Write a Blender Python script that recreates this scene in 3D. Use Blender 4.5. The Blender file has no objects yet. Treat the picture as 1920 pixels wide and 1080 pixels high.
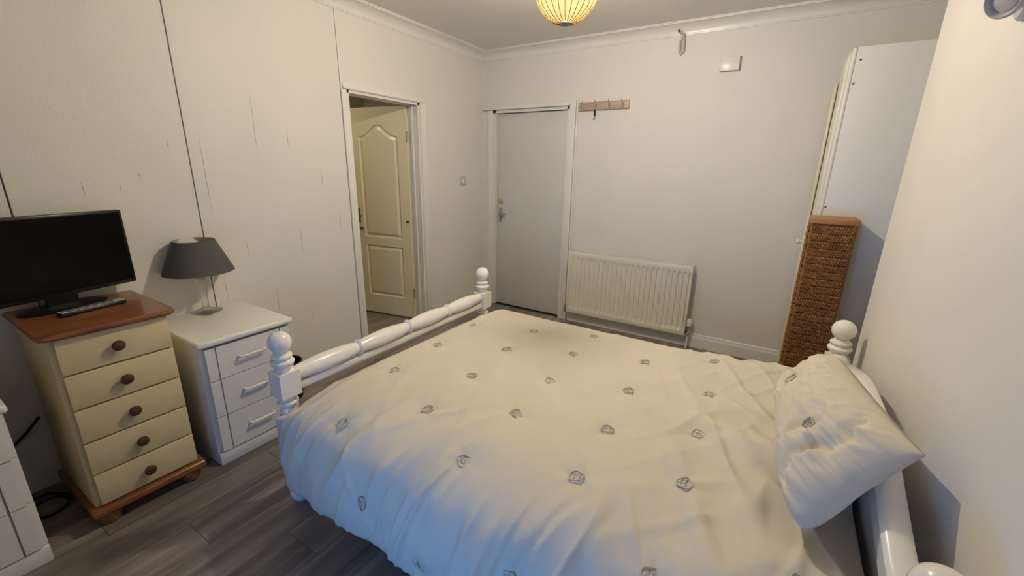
import bpy, bmesh, math, random
from mathutils import Vector, Matrix, noise
random.seed(7)
S = bpy.context.scene
COL = S.collection
PI = math.pi

# ------------------------------------------------------------------ camera, world, light, exposure
def cam_axes(yaw, pitch, roll):
    f = Vector((-math.sin(yaw)*math.cos(pitch), math.cos(yaw)*math.cos(pitch), -math.sin(pitch)))
    r = Vector((math.cos(yaw), math.sin(yaw), 0)); u = r.cross(f)
    return r*math.cos(roll)+u*math.sin(roll), u*math.cos(roll)-r*math.sin(roll), f
cd = bpy.data.cameras.new('camera'); cam = bpy.data.objects.new('camera', cd); COL.objects.link(cam)
r_, u_, f_ = cam_axes(0.5527, 0.2796, 0.0190)
M = Matrix((r_, u_, -f_)).transposed().to_4x4(); M.translation = Vector((2.6431, -3.6763, 1.4549))
cam.matrix_world = M
cd.sensor_width = 36; cd.lens = 791.156/1920*36; cd.clip_start = 0.02
S.camera = cam
S.view_settings.view_transform = 'Standard'; S.view_settings.look = 'None'
S.view_settings.gamma = 1; S.view_settings.use_curve_mapping = False
S.view_settings.exposure = 0.0
W = bpy.data.worlds.new('daylight'); S.world = W; W.use_nodes = True
bg = W.node_tree.nodes['Background']
bg.inputs['Color'].default_value = (0.10, 0.37, 1.0, 1); bg.inputs['Strength'].default_value = 17.0
BULB = 1440.0
pl = bpy.data.lights.new('window_portal', 'AREA'); pl.shape = 'RECTANGLE'; pl.size = .66; pl.size_y = 1.0
po = bpy.data.objects.new('window_portal', pl); COL.objects.link(po)
po.location = (2.05, -4.76, .62); po.rotation_euler = (PI/2, 0, 0)
pl.cycles.is_portal = True

# ------------------------------------------------------------------ materials
def mat(name, col, rough=0.5, bump=0.0, bscale=40, var=0.0, vscale=6, stretch=(1, 1, 1), metal=0.0, spec=0.5, coat=0.0, trans=0.0, ior=1.5, col2=None):
    m = bpy.data.materials.new(name); m.use_nodes = True
    nt = m.node_tree; b = nt.nodes['Principled BSDF']
    b.inputs['Base Color'].default_value = (*col, 1); b.inputs['Roughness'].default_value = rough
    b.inputs['Metallic'].default_value = metal; b.inputs['Specular IOR Level'].default_value = spec
    b.inputs['Coat Weight'].default_value = coat; b.inputs['Transmission Weight'].default_value = trans; b.inputs['IOR'].default_value = ior
    tc = nt.nodes.new('ShaderNodeTexCoord'); mp = nt.nodes.new('ShaderNodeMapping'); mp.inputs['Scale'].default_value = stretch
    nt.links.new(tc.outputs['Object'], mp.inputs['Vector'])
    if var > 0 or col2:
        n = nt.nodes.new('ShaderNodeTexNoise'); n.inputs['Scale'].default_value = vscale; n.inputs['Detail'].default_value = 5
        nt.links.new(mp.outputs[0], n.inputs['Vector'])
        r = nt.nodes.new('ShaderNodeValToRGB'); c2 = col2 or tuple(c*(1-var) for c in col)
        r.color_ramp.elements[0].color = (*c2, 1); r.color_ramp.elements[1].color = (*col, 1)
        r.color_ramp.elements[0].position = .35; r.color_ramp.elements[1].position = .65
        nt.links.new(n.outputs['Fac'], r.inputs[0]); nt.links.new(r.outputs[0], b.inputs['Base Color'])
    if bump > 0:
        n = nt.nodes.new('ShaderNodeTexNoise'); n.inputs['Scale'].default_value = bscale; n.inputs['Detail'].default_value = 4
        nt.links.new(mp.outputs[0], n.inputs['Vector'])
        bp = nt.nodes.new('ShaderNodeBump'); bp.inputs['Strength'].default_value = bump; bp.inputs['Distance'].default_value = .004
        nt.links.new(n.outputs['Fac'], bp.inputs['Height']); nt.links.new(bp.outputs[0], b.inputs['Normal'])
    return m
def emis(name, col, s):
    m = bpy.data.materials.new(name); m.use_nodes = True; b = m.node_tree.nodes['Principled BSDF']
    b.inputs['Base Color'].default_value = (*col, 1)
    b.inputs['Emission Color'].default_value = (*col, 1); b.inputs['Emission Strength'].default_value = s
    return m
WALLC = (0.72, 0.695, 0.655)
m_wall = mat('wall_paint', WALLC, .6, .25, 90, .03, 2.5)
m_ceil = mat('ceiling_paint', (0.76, 0.73, 0.67), .8, .2, 60, .03, 3)
m_trim = mat('trim_gloss', (0.74, 0.72, 0.67), .3, .05, 30)
m_near = mat('dark_near_wall', (.34, .32, .30), .8)  # unseen wall, kept dark to cut warm bounce onto the bed side
m_gap = mat('joint_shadow_gap', (0.16, 0.145, 0.13), .9)
m_crack = mat('crack', (0.36, 0.33, 0.29), .9)
m_door = mat('back_door_paint', (0.62, 0.605, 0.58), .45, .08, 25, .03, 3)
m_leaf = mat('cream_gloss_door', (0.77, 0.69, 0.48), .28, .05, 20)
m_bathwall = mat('beyond_wall', (0.72, 0.67, 0.54), .7)
m_bedw = mat('white_gloss_bed', (0.80, 0.775, 0.72), .18, .04, 18, coat=.3)
m_duvet = mat('cream_cotton', (0.63, 0.575, 0.475), .75, .18, 260, .04, 5)
m_tuft = mat('tuft_stitch', (0.54, 0.505, 0.435), .8)
m_matt = mat('mattress_gap_shade', (0.16, 0.155, 0.15), .85)  # mattress darkened so the gap by the headboard looks shaded
m_cream = mat('cream_painted_wood', (0.67, 0.55, 0.32), .4, .06, 40, .04, 6, (1, 1, 6))
m_pine = mat('orange_pine', (0.27, 0.098, 0.030), .3, .05, 40, stretch=(9, 1.2, 9), vscale=5, col2=(0.165, 0.052, 0.014), coat=.25)
m_knob = mat('dark_wood_knob', (0.085, 0.032, 0.013), .35, .02, 30, .3, 30)
m_white = mat('white_laminate', (0.76, 0.745, 0.705), .35, .04, 30)
m_white2 = mat('white_laminate_cool', (0.72, 0.715, 0.70), .4, .04, 30)
m_blackgloss = mat('black_screen', (0.002, 0.002, 0.0025), .22, spec=.12)
m_black = mat('black_plastic', (0.007, 0.007, 0.0075), .3, spec=.3)
m_silver = mat('silver_plastic', (0.55, 0.53, 0.53), .35, metal=.3)
m_dgrey = mat('button_grey', (0.12, 0.12, 0.125), .5)
m_shade = mat('charcoal_fabric', (0.075, 0.073, 0.066), .85, .25, 300)
m_shadein = mat('shade_lining', (0.40, 0.35, 0.23), .6)
m_glass = bpy.data.materials.new('clear_glass'); m_glass.use_nodes = True; nt = m_glass.node_tree
nt.nodes.remove(nt.nodes['Principled BSDF']); t = nt.nodes.new('ShaderNodeBsdfTransparent'); t.inputs[0].default_value = (.93, .93, .91, 1)
g = nt.nodes.new('ShaderNodeBsdfGlass'); g.inputs['IOR'].default_value = 1.45; g.inputs['Roughness'].default_value = .03
mx = nt.nodes.new('ShaderNodeMixShader'); mx.inputs[0].default_value = .55
nt.links.new(t.outputs[0], mx.inputs[1]); nt.links.new(g.outputs[0], mx.inputs[2]); nt.links.new(mx.outputs[0], nt.nodes['Material Output'].inputs[0])
m_chrome = mat('chrome', (0.75, 0.74, 0.72), .15, metal=1.0)
m_steel = mat('aged_steel', (0.42, 0.40, 0.38), .35, metal=.8)
m_brass = mat('brass', (0.50, 0.38, 0.15), .35, metal=.8)
m_bronze = mat('old_bronze', (0.20, 0.14, 0.06), .4, metal=.6)
m_rad = mat('radiator_enamel', (0.74, 0.71, 0.62), .32, .03, 20)
m_wick = mat('wicker', (0.29, 0.125, 0.034), .6, .1, 200, vscale=22, stretch=(1, 1, 2.5), col2=(0.15, 0.058, 0.014))
m_rack = mat('rack_wood', (0.46, 0.36, 0.26), .5, .05, 30, vscale=6, stretch=(1, 5, 5), col2=(0.38, 0.29, 0.20))
m_cable = mat('off_white_cable', (0.55, 0.53, 0.42), .5)
m_lampcap = mat('lamp_cap', (0.30, 0.24, 0.18), .35, metal=.6)
m_grey = mat('grey_plastic', (0.42, 0.42, 0.41), .4)
m_dark = mat('dark_recess', (0.05, 0.048, 0.045), .5)
m_switch = mat('switch_plate', (0.52, 0.50, 0.47), .35)
m_rib = mat('shade_rib', (0.006, 0.003, 0.0015), .8, spec=.05)
m_bulb = emis('lit_bulb', (1.0, 0.915, 0.80), BULB)
def shade_mat():
    m = bpy.data.materials.new('translucent_lamp_shade'); m.use_nodes = True; nt = m.node_tree
    for n in list(nt.nodes):
        if n.type != 'OUTPUT_MATERIAL': nt.nodes.remove(n)
    t = nt.nodes.new('ShaderNodeBsdfTransparent'); t.inputs[0].default_value = (1, .96, .86, 1)
    l = nt.nodes.new('ShaderNodeBsdfTranslucent'); l.inputs[0].default_value = (1.0, .60, .19, 1)
    x = nt.nodes.new('ShaderNodeMixShader'); x.inputs[0].default_value = .022
    nt.links.new(t.outputs[0], x.inputs[1]); nt.links.new(l.outputs[0], x.inputs[2])
    nt.links.new(x.outputs[0], nt.nodes['Material Output'].inputs[0])
    return m
m_lshade = shade_mat()
def plank_mat():
    m = bpy.data.materials.new('grey_brown_laminate'); m.use_nodes = True; nt = m.node_tree; b = nt.nodes['Principled BSDF']
    tc = nt.nodes.new('ShaderNodeTexCoord'); oi = nt.nodes.new('ShaderNodeObjectInfo')
    mp = nt.nodes.new('ShaderNodeMapping'); mp.inputs['Scale'].default_value = (11, .9, 1)
    ad = nt.nodes.new('ShaderNodeVectorMath'); ad.operation = 'MULTIPLY_ADD'
    ad.inputs[1].default_value = (17, 31, 5)
    nt.links.new(oi.outputs['Random'], ad.inputs[0]); nt.links.new(tc.outputs['Object'], ad.inputs[2]); nt.links.new(ad.outputs[0], mp.inputs['Vector'])
    n = nt.nodes.new('ShaderNodeTexNoise'); n.inputs['Scale'].default_value = 1.6; n.inputs['Detail'].default_value = 6; n.inputs['Distortion'].default_value = .6
    nt.links.new(mp.outputs[0], n.inputs['Vector'])
    r = nt.nodes.new('ShaderNodeValToRGB')
    e = r.color_ramp.elements; e[0].position = .3; e[0].color = (.125, .106, .091, 1); e[1].position = .72; e[1].color = (.34, .29, .25, 1)
    q = e.new(.5); q.color = (.20, .168, .148, 1)
    nt.links.new(n.outputs['Fac'], r.inputs[0])
    hs = nt.nodes.new('ShaderNodeHueSaturation'); ma = nt.nodes.new('ShaderNodeMath'); ma.operation = 'MULTIPLY_ADD'; ma.inputs[1].default_value = .45; ma.inputs[2].default_value = .78
    nt.links.new(oi.outputs['Random'], ma.inputs[0]); nt.links.new(ma.outputs[0], hs.inputs['Value']); nt.links.new(r.outputs[0], hs.inputs['Color'])
    nt.links.new(hs.outputs[0], b.inputs['Base Color']); b.inputs['Roughness'].default_value = .42
    return m
m_plank = plank_mat()

# ------------------------------------------------------------------ helpers
def add_box(bm, x0, x1, y0, y1, z0, z1, bev=0.0, seg=2):
    vs = [bm.verts.new(p) for p in ((x0,y0,z0),(x1,y0,z0),(x1,y1,z0),(x0,y1,z0),(x0,y0,z1),(x1,y0,z1),(x1,y1,z1),(x0,y1,z1))]
    fs = [bm.faces.new([vs[i] for i in q]) for q in ((0,3,2,1),(4,5,6,7),(0,1,5,4),(1,2,6,5),(2,3,7,6),(3,0,4,7))]
    if bev > 0:
        es = list({e for f in fs for e in f.edges})
        bmesh.ops.bevel(bm, geom=es, offset=bev, segments=seg, profile=.5, affect='EDGES')
def box(*a, **k):
    bm = bmesh.new(); add_box(bm, *a, **k); return bm
def add_lathe(bm, prof, c=(0,0,0), seg=24, axis='z', sq=None):
    rings = []
    for r, h in prof:
        ring = []
        for i in range(seg):
            a = 2*PI*(i+.5)/seg
            x, y = r*math.cos(a), r*math.sin(a)
            p = {'z': (x, y, h), 'y': (x, h, y), 'x': (h, x, y)}[axis]
            ring.append(bm.verts.new((p[0]+c[0], p[1]+c[1], p[2]+c[2])))
        rings.append(ring)
    for a, b in zip(rings, rings[1:]):
        for i in range(seg):
            j = (i+1) % seg; bm.faces.new((a[i], a[j], b[j], b[i]))
    if prof[0][0] > 1e-5: bm.faces.new(rings[0][::-1])
    if prof[-1][0] > 1e-5: bm.faces.new(rings[-1])
    bmesh.ops.recalc_face_normals(bm, faces=bm.faces[:])
def lathe(*a, **k):
    bm = bmesh.new(); add_lathe(bm, *a, **k); return bm
def add_tube(bm, pts, r, seg=8, caps=True):
    pts = [Vector(p) for p in pts]; rings = []; n0 = None
    for i, p in enumerate(pts):
        t = (pts[min(i+1, len(pts)-1)]-pts[max(i-1, 0)]).normalized()
        if n0 is None: n0 = t.orthogonal().normalized()
        n0 = (n0-t*n0.dot(t)).normalized(); b = t.cross(n0)
        rr = r[i] if isinstance(r, (list, tuple)) else r
        rings.append([bm.verts.new(p+(n0*math.cos(2*PI*k/seg)+b*math.sin(2*PI*k/seg))*rr) for k in range(seg)])
    for a, b in zip(rings, rings[1:]):
        for k in range(seg):
            j = (k+1) % seg; bm.faces.new((a[k], a[j], b[j], b[k]))
    if caps: bm.faces.new(rings[0][::-1]); bm.faces.new(rings[-1])
def tube(*a, **k):
    bm = bmesh.new(); add_tube(bm, *a, **k); return bm
def smooth_path(pts, n=8):
    P = [Vector(p) for p in pts]; P = [P[0]]+P+[P[-1]]; out = []
    for i in range(1, len(P)-2):
        for k in range(n):
            t = k/n; a, b, c, d = P[i-1:i+3]
            out.append(.5*((2*b)+(c-a)*t+(2*a-5*b+4*c-d)*t*t+(3*b-a-3*c+d)*t**3))
    out.append(P[-2]); return out
def add_prism(bm, poly, z0, z1, plane='xy'):
    def P(a, b, h): return {'xy': (a, b, h), 'xz': (a, h, b), 'yz': (h, a, b)}[plane]
    A = [bm.verts.new(P(a, b, z0)) for a, b in poly]; B = [bm.verts.new(P(a, b, z1)) for a, b in poly]
    bm.faces.new(A[::-1]); bm.faces.new(B); n = len(poly)
    for i in range(n): bm.faces.new((A[i], A[(i+1) % n], B[(i+1) % n], B[i]))
    bmesh.ops.recalc_face_normals(bm, faces=bm.faces[:])
def prism(*a, **k):
    bm = bmesh.new(); add_prism(bm, *a, **k); return bm
def obj(name, bm, m, parent=None, smooth=True, loc=None, rot=None):
    me = bpy.data.meshes.new(name); bm.to_mesh(me); bm.free()
    me.materials.append(m)
    if smooth and len(me.polygons):
        me.polygons.foreach_set('use_smooth', [True]*len(me.polygons))
        try: me.set_sharp_from_angle(angle=math.radians(38))
        except Exception: pass
    o = bpy.data.objects.new(name, me); COL.objects.link(o)
    if parent: o.parent = parent
    if loc: o.location = loc
    if rot: o.rotation_euler = rot
    return o
def tag(o, label, cat, group=None):
    o['label'] = label; o['category'] = cat
    if group: o['group'] = group
    return o
def thing(name, label, cat, loc, rotz=0, group=None):
    o = bpy.data.objects.new(name, None); COL.objects.link(o); o.empty_display_size = .05
    o.location = loc; o.rotation_euler = (0, 0, rotz)
    return tag(o, label, cat, group)
def struct(name, bm, m, parent=None, smooth=False):
    o = obj(name, bm, m, parent, smooth)
    if not parent: o['kind'] = 'structure'
    return o
def soften(o):
    a = o.data.attributes.get('sharp_edge')
    if a: o.data.attributes.remove(a)
def copy_tree(o, parent=None):
    c = o.copy(); COL.objects.link(c)
    if parent: c.parent = parent
    for ch in list(o.children): copy_tree(ch, c)
    return c
def sm(a, b, x):
    t = max(0, min(1, (x-a)/(b-a))); return t*t*(3-2*t)

# ------------------------------------------------------------------ room shell
ZC = 2.495; YN = -4.25; XR = 3.5
def wall_x(y): return 3.060      # chimney breast face
# floor with individual planks
bm = box(-1.9, XR+.1, YN-.1, .12, -.08, -.006)
floor = struct('floor', bm, m_dark)
PW, PLN = .192, 1.28
mesh_cache = {}
def plank_mesh(w, l):
    k = (round(w, 3), round(l, 3))
    if k not in mesh_cache:
        b = bmesh.new(); add_box(b, .0006, w-.0006, .0006, l-.0006, -.006, 0, .0010, 1)
        me = bpy.data.meshes.new('plank'); b.to_mesh(me); b.free(); me.materials.append(m_plank); mesh_cache[k] = me
    return mesh_cache[k]
x = 0.0; row = 0
while x < XR-.01:
    w = min(PW, XR-x); y = YN-[0, .85, .4, 1.05, .2, .65][row % 6]
    while y < -.001:
        a, b_ = max(y, YN), min(y+PLN, 0.0)
        if b_-a > .02:
            o = bpy.data.objects.new('plank', plank_mesh(w, b_-a)); COL.objects.link(o); o.location = (x, a, 0); o.parent = floor
        y += PLN
    x += PW; row += 1
# ceiling
struct('ceiling', box(-.12, XR+.1, YN-.1, .12, ZC, ZC+.1), m_ceil)
# back wall with a doorway
DX0, DX1, DZ = .118, .952, 1.985
bm = bmesh.new()
add_box(bm, -.1, DX0, 0, .12, 0, ZC); add_box(bm, DX1, XR+.1, 0, .12, 0, ZC); add_box(bm, DX0, DX1, 0, .12, DZ, ZC)
wall_back = struct('wall_back', bm, m_wall)
# left wall with a doorway, covered in board panels with open joints
BY0, BY1, BZ = -1.612, -.900, 1.950
bm = bmesh.new()
add_box(bm, -.1, -.012, YN-.1, BY0, 0, ZC); add_box(bm, -.1, -.012, BY1, 0, 0, ZC); add_box(bm, -.1, -.012, BY0, BY1, BZ, ZC)
wall_left = struct('wall_left', bm, m_gap)
def panel(y0, y1, z0=0, z1=ZC, g=.0028):
    obj('wall_panel', box(-.0125, 0, y0+g, y1-g, z0, z1, bev=.0012, seg=1), m_wall, wall_left)
SE = [YN, -3.92, -3.2805, -2.6161, BY0-.04]
for a, b_ in zip(SE[:-2], SE[1:-1]): panel(a, b_)
panel(SE[-2], -1.652)
bm = bmesh.new()
add_box(bm, -.0125, 0, -1.652+.002, BY0, 0, 2.012); add_box(bm, -.0125, 0, -1.652, BY1, 2.012, ZC); add_box(bm, -.0125, 0, BY0, BY1, BZ, 2.012); add_box(bm, -.0125, 0, BY1, 0, 0, ZC)
obj('wall_panel', bm, m_wall, wall_left, smooth=False)
# hairline cracks in the boards: thin raised split edges
def crack(y, z0, z1, w=.0022, wob=.004):
    n = 7; pts = [(.0004, y+random.uniform(-wob, wob)*.4, z0+(z1-z0)*i/n) for i in range(n+1)]
    b = bmesh.new(); add_tube(b, pts, [w*.5*math.sin(PI*(i+.25)/(n+.5)) for i in range(n+1)], 5)
    return b
bm = bmesh.new()
for y, a, c in ((-2.555,1.17,1.62),(-2.262,1.48,1.85),(-2.069,1.54,1.66),(-2.551,.66,.83),(-2.263,.48,.70),(-2.056,.87,1.06),(-2.045,.42,.47),
                (-2.70,1.5,1.56),(-2.84,1.36,1.40),(-3.05,1.29,1.36),(-1.86,1.3,1.42),(-1.75,1.0,1.14),(-2.40,.9,1.0),(-2.92,1.30,1.34)):
    b = crack(y, a, c); me = bpy.data.meshes.new('t'); b.to_mesh(me); b.free(); bm.from_mesh(me); bpy.data.meshes.remove(me)
o = obj('hairline_cracks', bm, m_crack, wall_left)
# chimney breast on the right (a touch out of square) and the alcove behind it
y0 = YN-.1
bm = prism([(wall_x(-1.27), -1.27), (wall_x(y0), y0), (XR+.1, y0), (XR+.1, -1.27)], 0, ZC)
struct('wall_right', bm, m_wall)
struct('wall_alcove', box(XR, XR+.1, -1.27, 0, 0, ZC), m_wall)
# wall behind the camera with a window
WX0, WX1, WZ0, WZ1 = 1.72, 2.38, .12, 1.12
RV = .50                                     # unseen deep reveal, added to aim the daylight at the bed side
bm = bmesh.new()
add_box(bm, -.1, WX0, YN-RV, YN, 0, ZC); add_box(bm, WX1, XR, YN-RV, YN, 0, ZC); add_box(bm, WX0, WX1, YN-RV, YN, 0, WZ0); add_box(bm, WX0, WX1, YN-RV, YN, WZ1, ZC)
struct('wall_near', bm, m_near)
YW = YN-RV+.10; WM = (WX0+WX1)/2
bm = bmesh.new()
for a in ((WX0, WX0+.05), (WX1-.05, WX1), (WM-.02, WM+.02)): add_box(bm, a[0], a[1], YW-.08, YW-.02, WZ0, WZ1)
add_box(bm, WX0, WX1, YW-.08, YW-.02, WZ0, WZ0+.05); add_box(bm, WX0, WX1, YW-.08, YW-.02, WZ1-.05, WZ1)
win = struct('window_1', bm, m_trim)
m_pane = bpy.data.materials.new('window_glass'); m_pane.use_nodes = True
nt = m_pane.node_tree; nt.nodes.remove(nt.nodes['Principled BSDF'])
t = nt.nodes.new('ShaderNodeBsdfTransparent'); g = nt.nodes.new('ShaderNodeBsdfGlossy'); g.inputs['Roughness'].default_value = .02
mx = nt.nodes.new('ShaderNodeMixShader'); mx.inputs[0].default_value = .06
nt.links.new(t.outputs[0], mx.inputs[1]); nt.links.new(g.outputs[0], mx.inputs[2]); nt.links.new(mx.outputs[0], nt.nodes['Material Output'].inputs[0])
for a, b_ in ((WX0+.05, WM-.02), (WM+.02, WX1-.05)):
    obj('pane', box(a, b_, YW-.052, YW-.048, WZ0+.05, WZ1-.05), m_pane, win, smooth=False)
# coving: quarter-hollow profile swept along a wall
def coving(name, p0, p1, inward):
    p0, p1, inn = Vector(p0), Vector(p1), Vector(inward); D = .0969; prof = [(0, 2.4181), (.008, 2.4181), (.009, 2.426)]
    for i in range(8):
        a = (i/7)*PI/2; prof.append((.012+(D-.024)*(1-math.cos(a)), 2.428+(.055)*math.sin(a)))
    prof += [(D-.010, 2.489), (D, 2.489), (D, ZC), (0, ZC)]
    bm = bmesh.new(); rings = []
    for p in (p0, p1): rings.append([bm.verts.new((p.x+inn.x*d, p.y+inn.y*d, z)) for d, z in prof])
    n = len(prof)
    for i in range(n): bm.faces.new((rings[0][i], rings[0][(i+1) % n], rings[1][(i+1) % n], rings[1][i]))
    bm.faces.new(rings[0][::-1]); bm.faces.new(rings[1]); bmesh.ops.recalc_face_normals(bm, faces=bm.faces[:])
    struct(name, bm, m_trim, smooth=True)
coving('trim_1', (0, YN, 0), (0, 0, 0), (1, 0, 0))
coving('trim_2', (0, 0, 0), (XR, 0, 0), (0, -1, 0))
# skirting
def skirt(name, x0, x1, y0, y1, ax):
    bm = bmesh.new()
    if ax == 'x':
        add_prism(bm, [(0, 0), (-.018, 0), (-.018, .085), (-.012, .1), (-.012, .112), (-.006, .118), (0, .118)], x0, x1, 'yz')
    else:
        add_prism(bm, [(0, 0), (.018, 0), (.018, .085), (.012, .1), (.012, .112), (.006, .118), (0, .118)], y0, y1, 'xz')
    struct(name, bm, m_trim)
skirt('baseboard_back', 1.03, 2.85, 0, 0, 'x')
skirt('baseboard_back', 0.0, .06, 0, 0, 'x')
skirt('baseboard_left', 0, 0, -.83, -.018, 'y')
skirt('baseboard_left', 0, 0, -2.45, -1.66, 'y')
# room beyond the open door
bm = bmesh.new(); add_box(bm, -1.75, -1.70, -2.6, .4, 0, 2.5); add_box(bm, -1.75, -.1, -2.6, -2.55, 0, 2.5); add_box(bm, -1.75, -.1, -.05, 0, 0, 2.5)
struct('wall_beyond', bm, m_bathwall)
struct('ceiling_beyond', box(-1.75, -.1, -2.6, 0, 2.42, 2.5), m_ceil)
bm = box(-1.7, -.1, -2.55, -.05, -.006, .0)
fb = struct('floor_beyond', bm, m_dark)
for i in range(8):
    o = bpy.data.objects.new('plank', plank_mesh(.192, 2.4)); COL.objects.link(o); o.location = (-.1-.192*(i+1), -2.5, .04); o.parent = fb
obj('added_ceiling_lamp', lathe([(0, 2.34), (.08, 2.345), (.12, 2.37), (.13, 2.42)], (-.75, -1.75, 0), 24), emis('added_lamp_glow', (1.0, .88, .66), 20.0), fb)  # unseen lamp, added to brighten the open door leaf
obj('threshold', box(-.1, -.0, BY0, BY1, 0, .04), m_plank, fb, smooth=False)

struct('hall_light_blocker', box(-.1, 1.1, .121, .17, -.08, 2.2), m_dark)  # unseen slab added to block sky light leaking round the back door
# ------------------------------------------------------------------ door 1 (flush door in the back wall)
bm = bmesh.new()
add_box(bm, DX0, DX0+.03, .0, .1, 0, DZ); add_box(bm, DX1-.03, DX1, .0, .1, 0, DZ); add_box(bm, DX0, DX1, .0, .1, DZ-.03, DZ)
d1 = struct('door_1', bm, m_trim)
bm = bmesh.new()
add_box(bm, .066, DX0+.006, -.016, 0, 0, DZ+.002, .003); add_box(bm, DX1-.006, 1.004, -.016, 0, 0, DZ+.035, .003)
obj('architrave', bm, m_trim, d1)
obj('head_ledge', box(.0, DX1, -.034, 0, DZ-.004, DZ+.026, bev=.004), m_trim, d1)
lf = obj('door_leaf', box(DX0+.033, DX1-.033, .04, .08, .008, DZ-.034, bev=.003), m_door, d1)
def pos_y(x, y, z): return (x, y, z)
obj('deadlock', lathe([(.026, .04), (.026, .034), (.022, .030), (.014, .029), (.0, .029)], (.197, 0, 1.105), 20, 'y'), m_brass, lf)
obj('handle_plate', box(.178, .214, .032, .04, .90, 1.05, bev=.003), m_steel, lf)
bm = tube(smooth_path([(.198, .035, .998), (.198, .0, .998), (.207, -.012, .998), (.24, -.014, .995), (.292, -.012, .990)], 5), .0085, 8)
obj('lever', bm, m_steel, lf)
obj('keyhole', lathe([(.007, .033), (.007, .0308), (0, .0308)], (.196, 0, .945), 12, 'y'), m_dark, lf)
# ------------------------------------------------------------------ door 2 (panelled door standing open in the left wall)
bm = bmesh.new()
add_box(bm, -.115, .001, BY0, BY0+.024, .04, BZ); add_box(bm, -.115, .001, BY1-.024, BY1, .0, BZ); add_box(bm, -.115, .001, BY0, BY1, BZ-.024, BZ)
add_box(bm, -.075, -.055, BY1-.036, BY1-.02, .04, BZ-.02)
d2 = struct('door_2', bm, m_trim)
bm = bmesh.new()
add_box(bm, 0, .012, BY1-.006, BY1+.062, 0, BZ-.0065, .003); add_box(bm, .011, .018, BY1-.002, BY1+.022, 0, BZ-.003, .002)
add_box(bm, 0, .012, BY0-.028, BY1+.062, BZ-.006, BZ+.034, .003); add_box(bm, .011, .018, BY0-.028, BY1+.022, BZ-.002, BZ+.014, .002)
add_box(bm, 0, .006, BY0-.036, BY0+.006, 0, BZ-.0065, .002)
obj('architrave', bm, m_trim, d2)
LW, LZ0, LZ1 = .66, .055, 1.925
def inset(poly, d):
    n = len(poly); out = []
    for i in range(n):
        p, a, b_ = Vector(poly[i]), Vector(poly[i-1]), Vector(poly[(i+1) % n])
        e1, e2 = (p-a).normalized(), (b_-p).normalized()
        n1, n2 = Vector((-e1.y, e1.x)), Vector((-e2.y, e2.x)); m_ = (n1+n2).normalized()
        out.append(tuple(p+m_*(d/max(.4, m_.dot(n1)))))
    return out
top = []
for i in range(21):
    t_ = i/20; xx = .515+(.10-.515)*t_; top.append((xx, 1.69+.095*(.5-.5*math.cos(2*PI*t_))**1.3))
pA = [(.10, .80), (.515, .80)]+top
pB = [(.10, .235), (.515, .235), (.515, .725), (.10, .725)]
bm = bmesh.new(); edges = []
def loop(poly, y):
    vs = [bm.verts.new((a, y, c)) for a, c in poly]; return vs
def es(vs): return [bm.edges.new((vs[i], vs[(i+1) % len(vs)])) for i in range(len(vs))]
outer = loop([(0, LZ0), (LW, LZ0), (LW, LZ1), (0, LZ1)], 0); E_ = es(outer)
for p in (pA, pB):
    l0 = loop(p, 0); E_ += es(l0); prev = l0
    for d, dep in ((.009, -.011), (.017, -.011), (.040, -.001)):
        l1 = loop(inset(p, d), dep)
        for i in range(len(p)): bm.faces.new((prev[i], prev[(i+1) % len(p)], l1[(i+1) % len(p)], l1[i]))
        prev = l1
    bmesh.ops.triangle_fill(bm, edges=[bm.edges.get((prev[i], prev[(i+1) % len(prev)])) or bm.edges.new((prev[i], prev[(i+1) % len(prev)])) for i in range(len(prev))], use_beauty=True)
bmesh.ops.triangle_fill(bm, edges=E_, use_beauty=True)
bk = loop([(0, LZ0), (LW, LZ0), (LW, LZ1), (0, LZ1)], -.036)
for i in range(4): bm.faces.new((outer[i], outer[(i+1) % 4], bk[(i+1) % 4], bk[i]))
bm.faces.new(bk); bmesh.ops.recalc_face_normals(bm, faces=bm.faces[:])
leaf = obj('door_leaf', bm, m_leaf, d2, smooth=False, loc=(-.115, -.945, 0), rot=(0, 0, math.radians(190)))
obj('handle_plate', box(.555, .592, 0, .008, .925, 1.06, bev=.003), m_bronze, leaf)
obj('lever', tube(smooth_path([(.574, .004, 1.0), (.574, .04, 1.0), (.562, .05, 1.0), (.50, .052, .995)], 5), .007, 8), m_bronze, leaf)
obj('lock_bolt', box(.53, .60, 0, .014, .865, .89, bev=.003), m_bronze, leaf)
for z in (.3, 1.68): obj('hinge', lathe([(.006, z-.045), (.006, z+.045)], (-.006, .004, 0), 10), m_steel, leaf)
obj('latch_pin', lathe([(.012, 0), (.012, .01), (0, .012)], (.03, 0, .965), 12, 'y'), m_dark, leaf)

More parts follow.
